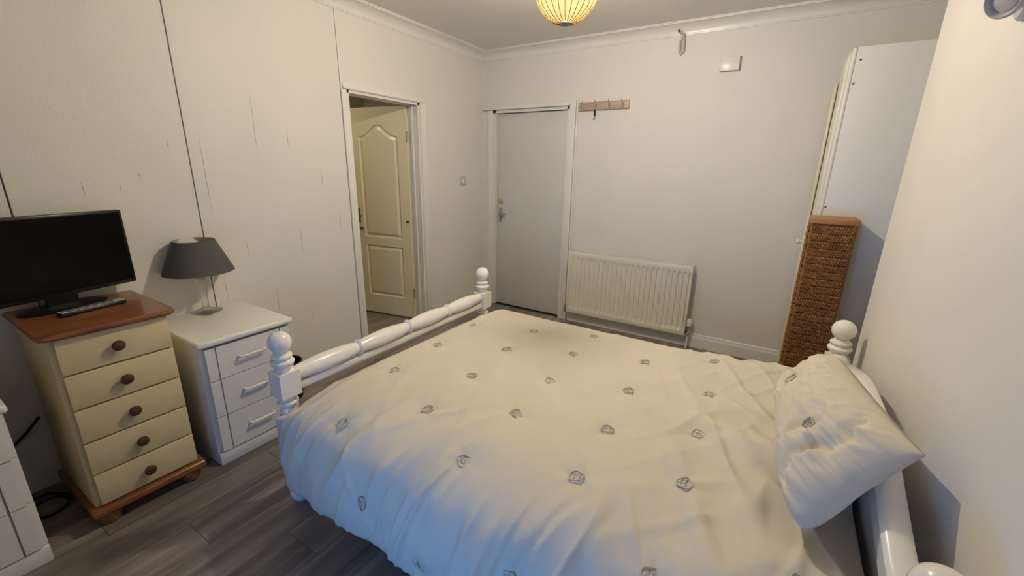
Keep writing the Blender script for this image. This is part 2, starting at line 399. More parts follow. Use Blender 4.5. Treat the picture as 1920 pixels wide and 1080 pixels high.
# ------------------------------------------------------------------ bed
def post_profile(H, foot=True):
    # ball finial, two rings, square block (added apart), ring, tapered turned leg with bun foot
    p = [(0.0, H)]
    for i in range(1, 13):
        a = PI*i/14.5; p.append((.0455*math.sin(a), H-.046+.046*math.cos(a)))
    p += [(.029, H-.090), (.031, H-.095), (.039, H-.099), (.0415, H-.105), (.039, H-.111), (.034, H-.114),
          (.034, H-.117), (.042, H-.121), (.0465, H-.130), (.043, H-.140), (.036, H-.147), (.030, H-.156), (.030, H-.300),
          (.034, H-.302), (.042, H-.308), (.042, H-.316), (.034, H-.322), (.028, H-.336), (.036, H-.360), (.043, H-.40), (.043, H-.46)]
    return p
def post(parent, name, x, y, H):
    pr = post_profile(H)+[(.043, .20), (.036, .16), (.030, .12), (.028, .09), (.030, .075), (.040, .06), (.044, .04), (.040, .018), (.028, 0)]
    bm = lathe(pr[::-1], (x, y, 0), 28)
    b = bmesh.new(); add_box(b, x-.043, x+.043, y-.043, y+.043, H-.300, H-.150)
    # chamfered octagonal ends on the block
    bmesh.ops.bevel(b, geom=[e for e in b.edges if abs(e.verts[0].co.z-e.verts[1].co.z) < 1e-6], offset=.021, segments=3, affect='EDGES')
    add_box(b, x-.043, x+.043, y-.043, y+.043, .235, .37, .006)
    me = bpy.data.meshes.new('t'); b.to_mesh(me); b.free(); bm.from_mesh(me); bpy.data.meshes.remove(me)
    return obj(name, bm, m_bedw, parent)
FX, HX, YF, YNR = 1.021, 2.975, -1.430, -2.828
bed = thing('bed', 'white painted double bed frame with turned ball-topped posts and arched headboard', 'bed', (FX, -2.13, 0))
bp = lambda n, bm, m: obj(n, bm, m, bed, loc=(-FX, 2.13, 0))
for yy in (YF, YNR):
    o = post(bed, 'foot_post', FX, yy, .802); o.location = (-FX, 2.13, 0)
    o = post(bed, 'head_post', HX, yy-(.020 if yy < -2 else 0), .838); o.location = (-FX, 2.13, 0)
# turned rail of four swelling sections split by beads
L0, L1, RZ = YNR+.04, YF-.04, .600
prof = []
N = 4
for s in range(N):
    a, b_ = L0+(L1-L0)*s/N, L0+(L1-L0)*(s+1)/N
    for i in range(13):
        t_ = i/12; y = a+(b_-a)*(.035+.93*t_); prof.append((.024+.017*math.sin(PI*min(1, .08+t_*.86))**.8, y))
    if s < N-1:
        for k in (-.010, -.005, 0, .005, .010): prof.append((.032+.008*math.cos(k/.010*PI/2), b_+k))
prof = [(.03, L0-.01)]+prof+[(.03, L1+.01)]
bp('turned_rail', lathe(prof, (FX, 0, RZ), 24, 'y'), m_bedw)
bp('flat_rail', box(FX-.012, FX+.024, L0, L1, .530, .562, bev=.005), m_bedw)
bp('foot_board', box(FX-.012, FX+.012, L0, L1, .22, .33, bev=.004), m_bedw)
for yy in (YF-.0, YNR+.0):
    bp('side_rail', box(FX+.03, HX-.03, yy-.014, yy+.014, .25, .36, bev=.004), m_bedw)
# arched headboard
HYC = (YF+YNR)/2; HH = (YF-YNR)/2-.035
def arch(y):
    t_ = (y-HYC)/HH; return .690+.118*(math.cos(PI*min(1, abs(t_))**1.25)*.5+.5)
ys = [HYC-HH+2*HH*i/40 for i in range(41)]
bm = bmesh.new(); prev = None
sec = [(2.945, -.055), (2.945, -.012), (2.952, -.003), (2.962, 0), (2.992, 0), (3.000, -.006), (3.000, -.055)]
for y in ys:
    ring = [bm.verts.new((xx, y, arch(y)+dz)) for xx, dz in sec]
    if prev:
        for i in range(len(sec)): bm.faces.new((prev[i], ring[i], ring[(i+1) % len(sec)], prev[(i+1) % len(sec)]))
    else: bm.faces.new(ring)
    prev = ring
bm.faces.new(prev[::-1]); bmesh.ops.recalc_face_normals(bm, faces=bm.faces[:])
bp('headboard_top_rail', bm, m_bedw)
poly = [(ys[0], .28)]+[(ys[-1], .28)]+[(y, arch(y)-.05) for y in reversed(ys)]
bp('headboard_panel', prism(poly, 2.966, 2.984, 'yz'), m_bedw)
bp('headboard_lower_rail', box(2.950, 2.998, ys[0], ys[-1], .40, .47, bev=.006), m_bedw)
# mattress
mt = tag(obj('mattress', box(1.105, 2.865, -2.79, -1.468, .33, .515, bev=.05, seg=4), m_matt), 'mattress lying on the white bed frame under the cream duvet', 'mattress')
for i in range(9):
    o = obj('bed_slat', box(1.15+i*.21, 1.22+i*.21, YNR+.014, YF-.014, .305, .328, bev=.003), m_bedw, bed, loc=(-FX, 2.13, 0))

# ------------------------------------------------------------------ duvet
CS = [(-1.425, .28), (-1.420, .40), (-1.428, .49), (-1.46, .545), (-1.54, .572), (-1.75, .582), (-2.05, .588), (-2.35, .588), (-2.62, .580),
      (-2.765, .560), (-2.850, .522), (-2.905, .465), (-2.935, .39), (-2.945, .31), (-2.943, .24), (-2.936, .185)]
csp = smooth_path([(0, a, b_) for a, b_ in CS], 12)
cl = [0]
for a, b_ in zip(csp, csp[1:]): cl.append(cl[-1]+(b_-a).length)
TL = cl[-1]
def cs_at(v):
    s = v*TL
    import bisect
    i = max(0, min(len(cl)-2, bisect.bisect(cl, s)-1)); t_ = (s-cl[i])/(cl[i+1]-cl[i])
    return csp[i].lerp(csp[i+1], t_), (csp[i+1]-csp[i]).normalized()
TUFTS = [(1.405,-2.845,.53),(1.325,-2.506,.58),(1.296,-2.192,.58),(1.268,-1.86,.58),(1.614,-2.046,.58),(1.638,-2.355,.58),(1.643,-2.644,.575),
         (1.62,-2.935,.36),(1.93,-2.78,.555),(1.944,-2.499,.58),(1.931,-2.203,.58),(1.907,-1.899,.58),(2.222,-1.784,.58),(2.246,-2.105,.58),
         (2.264,-2.409,.58),(2.262,-2.670,.57),(2.549,-2.538,.58),(2.538,-2.261,.58),(2.527,-1.932,.58),(2.509,-1.61,.57),(1.60,-1.745,.58),
         (2.19,-2.93,.40),(2.52,-2.84,.53),(1.88,-2.945,.27),(2.80,-2.72,.56),(1.90,-1.60,.57)]
def nz(*p): return noise.noise(Vector(p))
def ridge(*p): return 1-abs(noise.noise(Vector(p)))*2
def duvet_raw(u, v):
    c, t_ = cs_at(v); y, z = c.y, c.z
    side = sm(.545, .40, z) if y < -2.7 else 0.0            # 1 on the near hanging side
    top = 1-side if y < -1.47 else 0
    xs = 1.082-.047*sm(-2.80, -2.90, y); xe = 2.945
    xe -= .03*side
    x = xs+(xe-xs)*u
    s = x-xs; e = xe-x
    n = Vector((0, t_.z, -t_.y)); n = n if n.z > 0 or n.y < 0 else -n
    if y > -1.5 and n.y < 0 and n.z < .3: n = -n
    d = 0.0
    # foot end turns down, head end dips to the mattress
    z -= .085*(1-sm(0, .17, s))**1.5*(1-side); 
    if side > 0: y += .055*(1-sm(0, .16, s))*side; 
    z -= .012*(1-sm(0, .06, e))*(1-side)
    # broad puffiness
    d += .010*nz(x*2.1, y*2.1, 3)+.004*nz(x*5, y*5, 8)
    # fine rumples, stronger toward the pillow
    k = sm(2.25, 2.75, x)
    rr = ridge(x*3.2+y*.9, y*1.5-x*.4+9, 1.5)
    d += k*.024*max(0, rr-.45)*2+k*.013*nz(x*14+y*6, y*5-x*3, 2)
    q = ridge(x*2.4+y*1.1+3, y*1.1+4, 6.5); d += (1-side)*.004*max(0, q-.72)*4
    # crisp pressed creases: two slanting families near the pillow, one along the near edge
    kc = sm(2.1, 2.6, x)*(1-.6*side); a1 = x*.94+y*.34; b1 = -x*.34+y*.94
    d += kc*.009*max(0, ridge(a1*8.5, b1*1.9, 3.3)-.62)*2.4
    a2 = x*.80-y*.60; b2 = x*.60+y*.80
    d += kc*.0075*max(0, ridge(a2*7.5+4, b2*2.2, 8.8)-.66)*2.6
    ke = sm(-2.25, -2.65, y)*(1-side*.3)
    d += ke*.010*max(0, ridge(x*6.5-y*2.6, y*1.4+x*.5, 5.7)-.64)*2.5
    # hanging folds on the near side, slanting to the right as they fall
    g = x*5.2-z*1.9
    f1 = ridge(g*.9, z*.8, 4.2); f2 = ridge(g*2.1+5, z*1.3, 7.7); f3 = ridge(x*7+z*3, z*2, 1.1); f4 = ridge(g*1.7+2.5, z*.9, 15.3)
    sd = sm(.585, .46, z) if y < -2.3 else 0
    sd *= .45+.55*sm(.17, .36, z)
    d += sd*(.026*max(0, f1-.35)+.034*max(0, f2-.62)*1.6+.014*max(0, f3-.6)+.045*max(0, f4-.78)+.018*nz(g*.7, z, 12))
    z += side*.022*nz(x*2.3, 5.5, 2)*sm(.4, .2, z)
    return Vector((x, y, z))+n*d, n
NU, NV = 300, 200
grid = [[None]*(NV+1) for _ in range(NU+1)]; nor = [[None]*(NV+1) for _ in range(NU+1)]
for i in range(NU+1):
    for j in range(NV+1): grid[i][j], nor[i][j] = duvet_raw(i/NU, j/NV)
tuft_pos = []
for tx in TUFTS:
    T = Vector(tx); best = min(((grid[i][j]-T).length_squared, i, j) for i in range(NU+1) for j in range(NV+1))
    tuft_pos.append((best[1], best[2]))
cent = [grid[i][j].copy() for i, j in tuft_pos]
for i in range(NU+1):
    for j in range(NV+1):
        p = grid[i][j]
        for c_ in cent:
            d2_ = (p-c_).length_squared
            if d2_ < .03:
                dd = math.sqrt(d2_); ang = math.atan2(p.y-c_.y, p.x-c_.x)
                grid[i][j] = grid[i][j]-nor[i][j]*(.010*math.exp(-d2_/(2*.035**2))-.0022*math.exp(-d2_/(2*.07**2))*math.sin(ang*5+c_.x*9))
bm = bmesh.new()
vv = [[bm.verts.new(grid[i][j]) for j in range(NV+1)] for i in range(NU+1)]
for i in range(NU):
    for j in range(NV): bm.faces.new((vv[i][j], vv[i+1][j], vv[i+1][j+1], vv[i][j+1]))
bmesh.ops.recalc_face_normals(bm, faces=bm.faces[:])
ud = sum((f.normal.z for f in bm.faces))
if ud < 0: bmesh.ops.reverse_faces(bm, faces=bm.faces[:])
duvet = obj('duvet', bm, m_duvet); tag(duvet, 'cream cotton duvet with small tufted rings spread over the double bed', 'duvet')
soften(duvet)
sl = duvet.modifiers.new('thickness', 'SOLIDIFY'); sl.thickness = .018; sl.offset = -1
def tuft_mesh():
    bm = bmesh.new(); n, k = 18, 6; R, r = .0215, .0030; rings = []
    for a in range(n):
        A = 2*PI*a/n; wob = 1+.10*math.sin(3*A+1)+.06*math.sin(5*A)
        rings.append([bm.verts.new((math.cos(A)*(R*wob+r*math.cos(2*PI*b/k)), math.sin(A)*(R*wob+r*math.cos(2*PI*b/k)), r*math.sin(2*PI*b/k)+.001)) for b in range(k)])
    for a in range(n):
        for b in range(k): bm.faces.new((rings[a][b], rings[(a+1) % n][b], rings[(a+1) % n][(b+1) % k], rings[a][(b+1) % k]))
    add_tube(bm, smooth_path([(-.012, .006, .003), (-.002, -.004, .006), (.008, .004, .004), (.013, -.006, .003)], 4), .0022, 5)
    bmesh.ops.recalc_face_normals(bm, faces=bm.faces[:])
    me = bpy.data.meshes.new('tuft'); bm.to_mesh(me); bm.free(); me.materials.append(m_tuft)
    me.polygons.foreach_set('use_smooth', [True]*len(me.polygons)); return me
TM = tuft_mesh()
def put_tuft(parent, p, n, sc=1.0):
    o = bpy.data.objects.new('tuft', TM); COL.objects.link(o); o.parent = parent
    q = n.normalized().to_track_quat('Z', 'Y').to_matrix().to_4x4() @ Matrix.Rotation(random.uniform(0, 6), 4, 'Z') @ Matrix.Diagonal((sc, sc*.92, 1, 1)); q.translation = p
    o.matrix_local = q
for i, j in tuft_pos:
    i0, i1, j0, j1 = max(i-3, 0), min(i+3, NU), max(j-3, 0), min(j+3, NV)
    n = (grid[i1][j]-grid[i0][j]).cross(grid[i][j1]-grid[i][j0])
    if n.dot(nor[i][j]) < 0: n = -n
    put_tuft(duvet, grid[i][j]+n.normalized()*.0045, n)

# ------------------------------------------------------------------ pillow leaning on the headboard
A_, D_, B_, C_ = Vector((2.800, -2.660, .635)), Vector((2.785, -1.84, .640)), Vector((3.000, -2.540, .872)), Vector((2.925, -1.80, .800))
def pil(u, v, side):
    # u 0..1 near->far, v 0..1 lower->upper
    U, V = 2*u-1, 2*v-1
    cu = math.copysign(abs(U), U)
    # edges draw in between the corners
    cr = 1-(.085 if (U < 0 and V < 0) else .0 if (U < 0 and V > 0) else .05)*(abs(U)**5)*(abs(V)**5)
    su = (1-.02*(1-V*V))*cr; sv = (1-.03*(1-U*U))*cr
    uu, vv_ = .5+.5*U*su, .5+.5*V*sv
    p = (A_.lerp(D_, uu)).lerp(B_.lerp(C_, uu), vv_)
    e1 = (D_-A_).normalized(); e2 = (B_-A_).normalized(); nn = e2.cross(e1).normalized()
    if nn.x > 0: nn = -nn
    nn = (nn).normalized()
    th = (max(0, 1-abs(U)**3.6)**.50)*(max(0, 1-abs(V)**3.2)**.50)*(1-.22*u)
    w = 0
    edge = max(abs(U), abs(V))
    w += .018*(ridge(U*5, V*5, 2.2)-.5)*sm(.35, .85, edge)*sm(1.0, .93, edge)
    w += .010*nz(U*3, V*3, 5)+.006*nz(U*9, V*7, 1)
    # gathered creases running in from the upper edge
    w += .018*max(0, ridge(U*7+V*1.2, V*1.5, 9)-.5)*sm(.2, .9, V)*sm(1, .95, edge)
    w += .012*max(0, ridge(U*3+V*4, V*2-U, 3)-.55)*sm(-.1, -.7, U)
    for bu, bv in ((.275, .50), (.735, .43)):
        d2_ = ((u-bu)*.8)**2+((v-bv)*.36)**2; w -= .018*math.exp(-d2_/(2*.035**2))*(1 if side > 0 else .3)
    # rolled seam fold along the near end
    w -= .036*math.exp(-((U+.74+.06*math.sin(V*5))/.055)**2)*sm(-.95, -.5, V)*sm(.98, .6, V)
    w -= .018*math.exp(-((U+.48+.10*V+.05*math.sin(V*9))/.05)**2)*sm(-.8, -.4, V)*sm(.6, .1, V)
    t_ = .140*th if side > 0 else -.05*th*sm(.75, .2, v)
    return p+nn*(t_+w*th*(1 if side > 0 else .5))+Vector((0, 0, -.02*th*(1 if side > 0 else 0)))
bm = bmesh.new(); n1, n2 = 140, 96
fr = [[bm.verts.new(pil(i/n1, j/n2, 1)) for j in range(n2+1)] for i in range(n1+1)]
bk = [[fr[i][j] if i in (0, n1) or j in (0, n2) else bm.verts.new(pil(i/n1, j/n2, -1)) for j in range(n2+1)] for i in range(n1+1)]
for i in range(n1):
    for j in range(n2):
        bm.faces.new((fr[i][j], fr[i+1][j], fr[i+1][j+1], fr[i][j+1]))
        try: bm.faces.new((bk[i][j], bk[i][j+1], bk[i+1][j+1], bk[i+1][j]))
        except ValueError: pass
bmesh.ops.recalc_face_normals(bm, faces=bm.faces[:])
pillow = obj('pillow', bm, m_duvet); soften(pillow); tag(pillow, 'plump cream pillow with two tufted rings leaning against the arched headboard', 'pillow')
for bu, bv in ((.275, .50), (.735, .43)):
    p = pil(bu, bv, 1); n = (pil(bu+.02, bv, 1)-pil(bu-.02, bv, 1)).cross(pil(bu, bv+.03, 1)-pil(bu, bv-.03, 1))
    if n.x > 0: n = -n
    put_tuft(pillow, p+n.normalized()*.005, n, 1.0)

# ------------------------------------------------------------------ white three-drawer bedside chests
def bedside(label, x, y0, y1, group):
    w = y1-y0; D = .50; H = .658
    t = thing('bedside_chest', label, 'drawers', (x, (y0+y1)/2, 0), 0, group)
    hw = w/2
    obj('carcass', box(-D, -.022, -hw, hw, 0.0, .628, bev=.004), m_white, t)
    obj('plinth', box(-.024, -.004, -hw, hw, 0, .066, bev=.004), m_white, t)
    # thick top with rounded lip
    obj('top', box(-D-.004, .014, -hw-.012, hw+.012, .628, H, bev=.011, seg=4), m_white, t)
    zs = [.072, .262, .452, .618]
    for z0, z1 in zip(zs, zs[1:]):
        bm = bmesh.new()
        a, c = z0+.002, z1-.002; s = .062
        # three boards split by upright grooves, outer ones rounded at the corner
        for q0, q1 in ((-hw, -hw+s-.003), (-hw+s+.003, hw-s-.003), (hw-s+.003, hw)):
            b = bmesh.new(); add_box(b, -.021, 0, q0, q1, a, c)
            ed = [e for e in b.edges if abs(e.verts[0].co.y-e.verts[1].co.y) < 1e-6 and abs(e.verts[0].co.x) < 1e-6 and abs(e.verts[1].co.x) < 1e-6 and abs(abs(e.verts[0].co.y)-hw) < 1e-6]
            if ed: bmesh.ops.bevel(b, geom=ed, offset=.018, segments=4, affect='EDGES')
            me = bpy.data.meshes.new('t'); b.to_mesh(me); b.free(); bm.from_mesh(me); bpy.data.meshes.remove(me)
        add_box(bm, -.0215, -.014, -hw+.02, hw-.02, a, c)
        dr = obj('drawer', bm, m_white, t)
        zc = (z0+z1)/2+.005
        hb = bmesh.new(); add_tube(hb, smooth_path([(-.002, -.058, zc), (.018, -.058, zc), (.024, -.052, zc), (.024, 0, zc), (.024, .052, zc), (.018, .058, zc), (-.002, .058, zc)], 4), .0062, 8)
        obj('handle', hb, m_bedw, dr)
    return t
ns = bedside('white three-drawer bedside chest standing under the grey table lamp', .514, -2.9227, -2.4934, 'white bedside chests')
n2_ = bedside('white three-drawer chest cut off by the lower left corner of the picture', .545, -3.945, -3.5165, 'white bedside chests')

# ------------------------------------------------------------------ cream chest of five drawers
cx, c0, c1 = .508, -3.3703, -3.0072; cw = (c1-c0)/2
ch = thing('chest_of_drawers', 'cream five-drawer chest with orange pine top and dark round knobs under the television', 'drawers', (cx, (c0+c1)/2, 0))
DB = -.455
obj('carcass', box(DB, -.018, -cw, cw, .09, .828, bev=.004), m_cream, ch)
bm = bmesh.new()
rr = .035; poly = []
for sx, sy, a0 in ((.03-rr, cw+.028-rr, 0), (DB-.01+.01, cw+.028-.01, 1), (DB, -cw-.028+.01, 2), (.03-rr, -cw-.028+rr, 3)):
    R_ = rr if a0 in (0, 3) else .01
    for i in range(6):
        a = a0*PI/2+PI/2*i/5; poly.append((sx+R_*math.cos(a), sy+R_*math.sin(a)))
add_prism(bm, poly, .828, .850)
bmesh.ops.bevel(bm, geom=[e for e in bm.edges if abs(e.verts[0].co.z-e.verts[1].co.z) < 1e-6], offset=.007, segments=3, affect='EDGES')
obj('top', bm, m_pine, ch)
obj('base_moulding', box(DB, .022, -cw-.02, cw+.02, .058, .092, bev=.012, seg=4), m_pine, ch)
for sx in (-.01, DB+.05):
    for sy in (-cw+.035, cw-.035):
        obj('foot', lathe([(.022, 0), (.036, .008), (.042, .024), (.038, .042), (.026, .054), (.026, .06)], (sx-.025, sy, 0), 20), m_pine, ch)
zs = [.096, .240, .385, .530, .675, .823]
for z0, z1 in zip(zs, zs[1:]):
    bm = box(-.020, 0, -cw+.016, cw-.004, z0+.003, z1-.003, bev=.005, seg=2)
    dr = obj('drawer', bm, m_cream, ch)
    zc = (z0+z1)/2+.002
    obj('knob', lathe([(.010, -.002), (.010, .010), (.013, .014), (.0205, .019), (.0215, .025), (.018, .031), (.010, .034), (0, .035)], (0, .0, zc), 18, 'x'), m_knob, dr)

# ------------------------------------------------------------------ television
tv = thing('television', 'small black flat-screen television on the pine-topped chest', 'television', (.150, -3.235, .850), math.radians(13))
obj('housing', box(-.03, .008, -.275, .275, .048, .385, bev=.006), m_black, tv)
obj('back_cover', box(-.055, -.028, -.20, .20, .08, .30, bev=.015), m_black, tv)
obj('screen', box(.0075, .0095, -.264, .264, .066, .374, bev=.0005, seg=1), m_blackgloss, tv)
obj('stand_neck', prism([(-.015, -.05), (.005, -.05), (.005, .05), (-.015, .05)], .01, .07), m_black, tv)
bm = lathe([(1, 0), (1, .006), (.9, .011), (.3, .014), (0, .015)], (0, 0, 0), 40)
bmesh.ops.scale(bm, vec=(.085, .145, 1), verts=bm.verts[:]); obj('stand_base', bm, m_black, tv)
# remote control
a = Vector((.307, -3.286)); b_ = Vector((.259, -3.071)); md = (a+b_)/2; dv = b_-a
rc = thing('remote_control', 'slim silver and black remote control lying on the pine chest top', 'remote', (md.x, md.y, .850), math.atan2(dv.y, dv.x))
RL = dv.length/2
obj('body', box(-RL, RL, -.022, .022, 0, .016, bev=.006, seg=3), m_black, rc)
obj('face', box(-RL+.004, RL-.004, -.0185, .0185, .0155, .0175, bev=.0008, seg=1), m_silver, rc)
kb = box(-.0045, .0045, -.0035, .0035, 0, .0022, bev=.001, seg=1); first = None
for i in range(11):
    for j in range(3):
        if first is None: first = obj('key', kb, m_dgrey, rc, loc=(-RL+.03+i*.0145, -.0115+j*.0115, .0174))
        else:
            o = first.copy(); COL.objects.link(o); o.location = (-RL+.03+i*.0145, -.0115+j*.0115, .0174)
obj('power_button', lathe([(.006, .0172), (.006, .0195), (0, .0198)], (-RL+.014, 0, 0), 12), m_chrome, rc)

# ------------------------------------------------------------------ table lamp
lamp = thing('table_lamp', 'table lamp with tapered charcoal shade and clear glass base on the white bedside chest', 'lamp', (.085, -2.70, .658), 0)
b = bmesh.new(); add_box(b, -.052, .052, -.052, .052, 0, .018, .006, 3)
obj('glass_base', b, m_glass, lamp, rot=(0, 0, math.radians(25)))
obj('glass_column', lathe([(.026, .0185), (.021, .024), (.0165, .04), (.015, .08), (.0165, .12), (.021, .155), (.029, .172), (.031, .178), (.026, .184), (.016, .187)], (0, 0, 0), 8), m_glass, lamp, smooth=False)
obj('glass_collar', lathe([(.020, .188), (.027, .193), (.027, .199), (.020, .204)], (0, 0, 0), 20), m_glass, lamp)
obj('lamp_holder', lathe([(.011, .2045), (.015, .212), (.015, .27), (.010, .275)], (0, 0, 0), 16), m_steel, lamp)
bm = bmesh.new(); seg = 48
for (r0, z0, r1, z1) in ((.160, .232, .092, .400),):
    rings = [[bm.verts.new((r*math.cos(2*PI*k/seg), r*math.sin(2*PI*k/seg), z)) for k in range(seg)] for r, z in ((r0, z0), (r1, z1), (r1-.0025, z1), (r0-.0025, z0))]
    for q in (0, 1, 3):
        A, B = rings[q], rings[(q+1) % 4]
        for k in range(seg): bm.faces.new((A[k], A[(k+1) % seg], B[(k+1) % seg], B[k]))
bmesh.ops.recalc_face_normals(bm, faces=bm.faces[:])
shade = obj('lamp_shade', bm, m_shade, lamp)
bm = bmesh.new(); rings = [[bm.verts.new((r*math.cos(2*PI*k/seg), r*math.sin(2*PI*k/seg), z)) for k in range(seg)] for r, z in ((.1574, .2325), (.0894, .3995))]
for k in range(seg): bm.faces.new((rings[0][k], rings[1][k], rings[1][(k+1) % seg], rings[0][(k+1) % seg]))
obj('lining', bm, m_shadein, shade)
bm = bmesh.new()
for a in (0, 2*PI/3, 4*PI/3): add_tube(bm, [(.012*math.cos(a), .012*math.sin(a), .270), (.105*math.cos(a), .105*math.sin(a), .345)], .0016, 6)
add_lathe(bm, [(.010, .27), (.024, .30), (.027, .325), (.018, .348), (0, .355)], (0, 0, 0), 16)
obj('shade_carrier', bm, m_bedw, lamp)

# ------------------------------------------------------------------ pendant lamp
PX, PY, PZ, PR = 1.708, -1.75, 2.210, .1375
pend = thing('pendant_lamp', 'lit globe pendant lamp with amber ribbed shade hanging from the ceiling', 'lamp', (PX, PY, ZC))
dz = PZ-ZC
obj('ceiling_rose', lathe([(.05, 0), (.05, -.012), (.03, -.026), (.008, -.03)][::-1], (0, 0, 0), 24), m_trim, pend)
obj('cord', tube([(0, 0, -.028), (0, 0, dz+PR*1.02)], .004, 8), m_trim, pend)
NS = 24
def gore():
    bm = bmesh.new(); prev = None
    for i in range(17):
        a = -PI/2*.90+PI*.90*i/16; r, z = PR*math.cos(a), PR*1.04*math.sin(a)
        w = PI/NS
        ring = []
        for k in range(4):
            t_ = -w+2*w*k/3; rr_ = r*(1+.025*math.cos(t_/w*PI/2)); ring.append(bm.verts.new((rr_*math.cos(t_), rr_*math.sin(t_), z)))
        if prev:
            for k in range(3): bm.faces.new((prev[k], ring[k], ring[k+1], prev[k+1]))
        prev = ring
    return bm
first = obj('shade_gore', gore(), m_lshade, pend, loc=(0, 0, dz))
for k in range(1, NS):
    o = first.copy(); COL.objects.link(o); o.rotation_euler = (0, 0, 2*PI*k/NS)
rb = bmesh.new(); add_tube(rb, [(PR*1.0*math.cos(-PI/2*.9+PI*.9*i/16), 0, PR*1.04*math.sin(-PI/2*.9+PI*.9*i/16)) for i in range(17)], .0016, 4)
fr_ = obj('shade_rib', rb, m_rib, pend, loc=(0, 0, dz), rot=(0, 0, PI/NS))
for k in range(1, NS):
    o = fr_.copy(); COL.objects.link(o); o.rotation_euler = (0, 0, 2*PI*(k+.5)/NS)
obj('bottom_cap', lathe([(r*PR/.126, h*PR/.126) for r, h in [(0, -.137), (.006, -.137), (.007, -.134), (.023, -.133), (.026, -.128), (.023, -.124), (0, -.123)]], (0, 0, dz), 24), m_lampcap, pend)
obj('top_cap', lathe([(r*PR/.126, h*PR/.126) for r, h in [(0, .121), (.026, .122), (.026, .128), (0, .137)]], (0, 0, dz), 24), m_lampcap, pend)
bm = bmesh.new(); bmesh.ops.create_icosphere(bm, subdivisions=2, radius=.036); obj('bulb', bm, m_bulb, pend, loc=(0, 0, dz+.05))
obj('bulb_holder', lathe([(.014, .083), (.018, .086), (.018, .125), (.008, .135)], (0, 0, dz), 16), m_trim, pend)

# ------------------------------------------------------------------ radiator
RX0, RX1, RZ0, RZ1 = 1.054, 2.143, .114, .714
rad = thing('radiator', 'white fluted panel radiator on the back wall beside the door', 'radiator', ((RX0+RX1)/2, 0, 0)); rcx = (RX0+RX1)/2
NF = 25; bm = bmesh.new(); nxs = NF*8; zr = [RZ0, RZ0+.02, RZ0+.038, RZ0+.048, RZ0+.060, RZ0+.075, .42, RZ1-.082, RZ1-.068, RZ1-.056, RZ1-.046, RZ1-.03, RZ1-.008, RZ1]
cols = []
for i in range(nxs+1):
    xx = RX0+.012+(RX1-RX0-.024)*i/nxs; ph = (i % 8)/8
    col = []
    for z in zr:
        fade = sm(RZ0+.040, RZ0+.072, z)*sm(RZ1-.048, RZ1-.080, z)
        pf = .5-.5*math.cos(2*PI*ph); pf = sm(.25, .75, pf)
        y = -.099+.017*fade*(1-pf)
        if z in (RZ0, RZ1): y += .006
        col.append(bm.verts.new((xx-rcx, y, z)))
    cols.append(col)
for a, b_ in zip(cols, cols[1:]):
    for k in range(len(zr)-1): bm.faces.new((a[k], b_[k], b_[k+1], a[k+1]))
obj('front_panel', bm, m_rad, rad)
obj('core', box(RX0+.01-rcx, RX1-.01-rcx, -.086, -.045, RZ0+.008, RZ1-.012), m_rad, rad)
for xx in (RX0, RX1-.012): obj('side_panel', box(xx-rcx, xx+.012-rcx, -.099, -.04, RZ0, RZ1, bev=.003), m_rad, rad)
bm = bmesh.new(); add_box(bm, RX0-rcx, RX1-rcx, -.099, -.092, RZ1-.004, RZ1+.003, .002); add_box(bm, RX0-rcx, RX1-rcx, -.05, -.04, RZ1-.004, RZ1+.003, .002)
for i in range(60): xx = RX0+.01+(RX1-RX0-.02)*i/59-rcx; add_box(bm, xx-.003, xx+.003, -.092, -.05, RZ1-.003, RZ1)
obj('top_grille', bm, m_rad, rad)
obj('air_vent', lathe([(.008, 0), (.008, .012), (.004, .012), (.004, .018), (0, .018)], (RX1-rcx, -.07, RZ1-.03), 12, 'x'), m_steel, rad)
for xx in (RX0+.2, RX1-.2): obj('bracket', box(xx-.02-rcx, xx+.02-rcx, -.045, 0, .2, .62), m_rad, rad)
# thermostatic valve on the right, lockshield on the left, pipes to the floor
vx = RX1+.022-rcx
obj('valve_body', lathe([(.012, -.05), (.016, -.048), (.016, -.02), (.011, -.015), (.011, .018), (.015, .02), (.015, .03)], (vx, -.07, .165), 16), m_chrome, rad)
obj('valve_union', lathe([(.010, 0), (.015, .004), (.015, .02), (.010, .024)], (RX1-rcx-.002, -.07, .150), 14, 'x'), m_dark, rad)
obj('valve_head', lathe([(.014, .195), (.019, .2), (.021, .215), (.021, .25), (.016, .262), (0, .265)], (vx, -.07, 0), 16), m_bedw, rad)
obj('supply_pipe', tube([(vx, -.07, .118), (vx, -.07, 0)], .0075, 10), m_trim, rad)
lx = RX0-.024-rcx
obj('lockshield_valve', lathe([(.009, .10), (.013, .108), (.013, .15), (.010, .155), (.010, .175), (0, .18)], (lx, -.07, 0), 14), m_steel, rad)
obj('lockshield_union', lathe([(.008, 0), (.012, .004), (.012, .02), (.008, .026)], (lx, -.07, .14), 12, 'x'), m_dark, rad)
obj('return_pipe', tube([(lx, -.07, .102), (lx, -.07, 0)], .0075, 10), m_trim, rad)
# painted pipe rising beside the door frame
tag(obj('heating_pipe', tube([(1.020, -.017, .16), (1.020, -.017, 2.02)], .008, 10), m_trim), 'thin white painted pipe rising beside the right door frame', 'pipe')

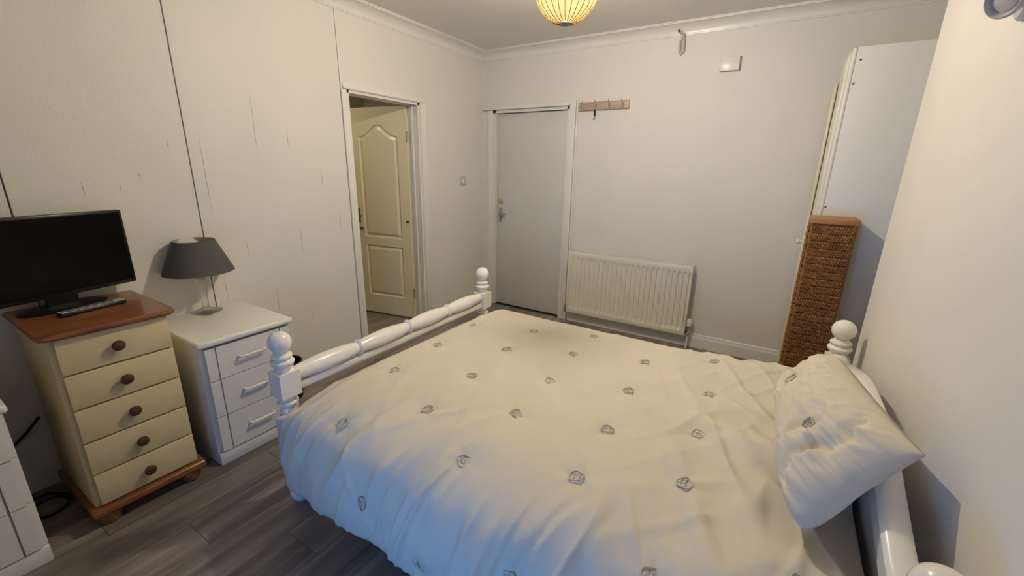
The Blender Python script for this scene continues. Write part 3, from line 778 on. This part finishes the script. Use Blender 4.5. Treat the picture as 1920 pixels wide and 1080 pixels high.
# ------------------------------------------------------------------ wall fittings
rk = thing('coat_rack', 'wooden coat rack with four silver hooks high on the back wall', 'rack', (1.255, 0, 1.965), 0)
obj('board', box(-.220, .220, -.018, 0, -.034, .034, bev=.004), m_rack, rk, rot=None)
for hx in (-.172, -.062, .055, .166):
    b = bmesh.new(); add_box(b, hx-.011, hx+.011, -.021, -.018, -.02, .024, .001, 1)
    add_tube(b, smooth_path([(hx, -.02, .012), (hx, -.05, .020), (hx, -.062, .042)], 5), .0045, 8)
    add_tube(b, smooth_path([(hx, -.02, -.004), (hx, -.040, -.022), (hx, -.052, -.018), (hx, -.056, .0)], 5), .0045, 8)
    obj('hook', b, m_chrome, rk)
for hx in (-.205, .205): obj('screw', lathe([(.005, -.018), (.005, -.0195), (0, -.020)], (hx, 0, 0), 10, 'y'), m_steel, rk)
kt = thing('key_tag', 'small dark tag hanging from the second hook of the coat rack', 'tag', (1.193, -.046, 1.945))
b = bmesh.new(); add_box(b, -.009, .009, -.004, .004, -.060, -.018, .003); obj('tag', b, m_black, kt)
obj('loop', tube([(.0, .008*math.cos(a)*.6, -.008+.012*math.sin(a)) for a in [2*PI*i/12 for i in range(13)]], .0014, 5), m_dark, kt)
obj('tail', tube([(0, 0, -.058), (-.004, 0, -.078), (-.010, 0, -.092)], .003, 6), m_dark, kt)
sw = thing('light_switch', 'pale grey light switch on the wall between the two doors', 'switch', (0, -.346, 1.315))
obj('plate', box(0, .009, -.043, .043, -.043, .043, bev=.003), m_switch, sw); obj('rocker', box(.008, .013, -.012, .012, -.02, .02, bev=.002), m_white, sw)
sb = thing('junction_box', 'small blank white box high on the back wall near the tall cabinet', 'box', (2.185, 0, 2.192))
obj('case', box(-.062, .062, -.034, 0, -.046, .046, bev=.003), m_trim, sb); obj('back_plate', box(-.066, .066, -.006, 0, -.050, .050, bev=.002), m_grey, sb)
cb = thing('cable_loop', 'off-white bundled cable hanging from the coving on the back wall', 'cable', (1.83, 0, 2.36))
pts = [(-.012, -.075, .075), (.0, -.05, .055), (.022, -.03, .035), (.012, -.03, .0), (.016, -.03, -.05), (.004, -.03, -.075), (-.010, -.03, -.045), (-.014, -.03, .0), (.004, -.04, .04), (.020, -.05, .052), (.006, -.055, .07)]
obj('cable', tube(smooth_path(pts, 6), .0035, 6), m_cable, cb)
obj('cable_strands', tube(smooth_path([(q[0]*.8+.006, q[1]-.006, q[2]*.95+.004) for q in pts], 6), .0035, 6), m_cable, cb)
obj('cable_tail', tube(smooth_path([(.016, -.032, .02), (.020, -.034, -.02), (.020, -.032, -.062)], 6), .010, 8), m_cable, cb)
obj('cable_clip', box(-.018, -.004, -.088, -.066, .066, .082, bev=.003), m_dark, cb)
# spot fitting on the right wall
fy, fz = -2.10, 1.845; fx = wall_x(fy)
sp = thing('wall_spotlight', 'round grey fixture with ringed face on the right wall at the top corner', 'fixture', (fx, fy, fz))
obj('wall_base', lathe([(.040, .0), (.040, -.010), (.034, -.016), (0, -.016)][::-1], (0, 0, 0), 28, 'x'), m_grey, sp)
k = .62
hb = lathe([(r*k, h*k) for r, h in [(0, .0), (.034, .0), (.046, -.010), (.050, -.030), (.050, -.055), (.056, -.057), (.056, -.066), (.050, -.068), (.050, -.074), (.062, -.076), (.062, -.088), (.056, -.092), (.052, -.088), (.046, -.076), (.0, -.074)]], (0, 0, 0), 32, 'x')
RT = (0, math.radians(-20), math.radians(38))
head = obj('head', hb, m_grey, sp, loc=(-.026, -.052, .006), rot=RT)
obj('lens', lathe([(r*k, h*k) for r, h in [(.0, -.084), (.028, -.083), (.040, -.078), (.042, -.074)]], (0, 0, 0), 28, 'x'), m_silver, head)
obj('dark_ring', lathe([(.0522*k, -.0565*k), (.0522*k, -.0675*k)], (0, 0, 0), 28, 'x'), m_dark, head)
obj('arm', tube([(-.012, 0, 0), (-.032, -.052, .006)], .010, 10), m_grey, sp)

# ------------------------------------------------------------------ wardrobe in the alcove
WX, WY = 2.856, -.586
wd = thing('wardrobe', 'tall white wardrobe seen side-on in the alcove at the right', 'wardrobe', (3.17, -.3, 0))
wp = lambda n, bm, m, par=None: obj(n, bm, m, par or wd, loc=(-3.17, .3, 0) if par is None else None)
wp('side_panel', box(WX+.012, XR-.02, WY, WY+.02, 0, 2.10, bev=.002), m_white2)
wp('front_edge', box(WX-.008, WX+.0125, WY-.002, WY+.030, 0, 2.10, bev=.008, seg=4), m_trim)
wp('side_panel', box(WX, XR-.02, -.05, -.03, 0, 2.10), m_white2)
wp('top_panel', box(WX, XR-.02, WY+.02, -.05, 2.03, 2.05), m_white2)
wp('back_panel', box(XR-.03, XR-.02, WY+.02, -.05, 0, 2.05), m_white2)
wp('plinth', box(WX+.02, WX+.04, WY+.02, -.05, 0, .08), m_white2)
wp('door', box(WX-.020, WX-.003, WY+.034, -.245, .06, 2.085, bev=.004, seg=3), m_trim)
# second door stands a little ajar, hinged on the far side
bm = box(-.019, -.001, -.195, 0, .06, 1.985, bev=.005, seg=3)
wd_door = obj('door', bm, m_leaf, wd, loc=(WX-.004-3.17, -.036+.3, 0), rot=(0, 0, math.radians(-5)))
obj('knob', lathe([(.008, 0), (.008, -.012), (.016, -.018), (.018, -.026), (.012, -.033), (0, -.034)][::-1], (-.018, -.165, 1.0), 16, 'x'), m_trim, wd_door)
for xx, zz in ((2.889, 2.036), (2.879, 1.92), (2.870+.006, 1.263)):
    wp('screw_cap', lathe([(.0055, WY), (.005, WY-.002), (0, WY-.0022)], (xx, 0, zz), 10, 'y'), m_dark)

# ------------------------------------------------------------------ tall wicker hamper
HX0, HX1, HY0, HY1, HZ = 2.812, 3.022, -.80, -.62, 1.217
hm = thing('wicker_hamper', 'tall narrow brown wicker hamper standing against the white wardrobe side', 'basket', ((HX0+HX1)/2, (HY0+HY1)/2, 0))
hw_, hd_ = (HX1-HX0)/2, (HY1-HY0)/2
obj('inner_box', box(-hw_+.008, hw_-.008, -hd_+.008, hd_-.008, .02, HZ-.01), m_wick, hm)
def weave(w, h, bands, stakes):
    # rows of strands passing over and under uprights, pulled together into bands with a dip between them
    bm = bmesh.new(); nx, nz_ = stakes*4, bands*8; V = []
    for j in range(nz_+1):
        b, q = divmod(j, 8); t_ = q/8
        sub = abs(math.sin(PI*t_*3)); edge = sm(0, .16, t_)*sm(1, .84, t_)
        rowv = []
        for i in range(nx+1):
            xx = w*i/nx; s_ = math.sin(PI*stakes*i/nx+PI*(int(t_*3) % 2)+b*1.7)
            wav = .004*noise.noise(Vector((xx*9, b*3.1, 1)))
            y = edge*(.0052+.0022*sub+.0030*s_+.003*noise.noise(Vector((xx*25, b*2.3, 7))))
            rowv.append(bm.verts.new((xx, -y, min(h, max(0, h*j/nz_+wav)))))
        V.append(rowv)
    for a, b_ in zip(V, V[1:]):
        for i in range(nx): bm.faces.new((a[i], a[i+1], b_[i+1], b_[i]))
    return bm
for loc, rot, w in (((-hw_+.012, -hd_+.004, .03), 0, 2*hw_-.024), ((-hw_+.004, hd_-.01, .03), -PI/2, 2*hd_-.02)):
    o = obj('woven_side', weave(w, HZ-.075, 27, 30 if rot == 0 else 24), m_wick, hm, loc=loc, rot=(0, 0, rot)); o['kind'] = 'stuff'
for sx in (-1, 1):
    for sy in (-1, 1): obj('corner_post', lathe([(.010, 0), (.010, HZ-.02)], (sx*(hw_-.010), sy*(hd_-.010), 0), 10), m_wick, hm)
bm = bmesh.new(); add_box(bm, -hw_-.004, hw_+.004, -hd_-.004, hd_+.004, HZ-.034, HZ, .007, 3)
obj('lid', bm, mat('wicker_lid', (0.47, 0.25, 0.09), .5, .2, 120, vscale=40, stretch=(2, 8, 8), col2=(.30, .13, .04)), hm)

# ------------------------------------------------------------------ bin, cables
bn = thing('waste_bin', 'black round bin on the floor behind the white foot post', 'bin', (.165, -2.355, 0))
b = bmesh.new(); add_lathe(b, [(.072, 0), (.086, .24), (.091, .242), (.091, .25), (.083, .25), (.069, .012), (0, .012)], (0, 0, 0), 28); obj('bucket', b, m_black, bn)
cbl = thing('power_cable', 'black power cable trailing down to the floor between chest and left cabinet', 'cable', (.1, -3.45, 0))
pts = [(.03, -3.385, .36), (.03, -3.44, .30), (.03, -3.52, .235), (.03, -3.56, .19)]
obj('lead', tube(smooth_path([(q[0]-.1, q[1]+3.45, q[2]) for q in pts], 6), .006, 8), m_black, cbl)
pts = [(-.06, -.06, .19), (-.06, -.06, .012), (-.02, .02, .010), (.07, .06, .010), (.14, .03, .010), (.15, -.03, .010), (.10, -.055, .010), (.04, -.03, .018), (.05, .035, .018), (.11, .055, .012)]
obj('floor_coil', tube(smooth_path(pts, 8), .006, 8), m_black, cbl)
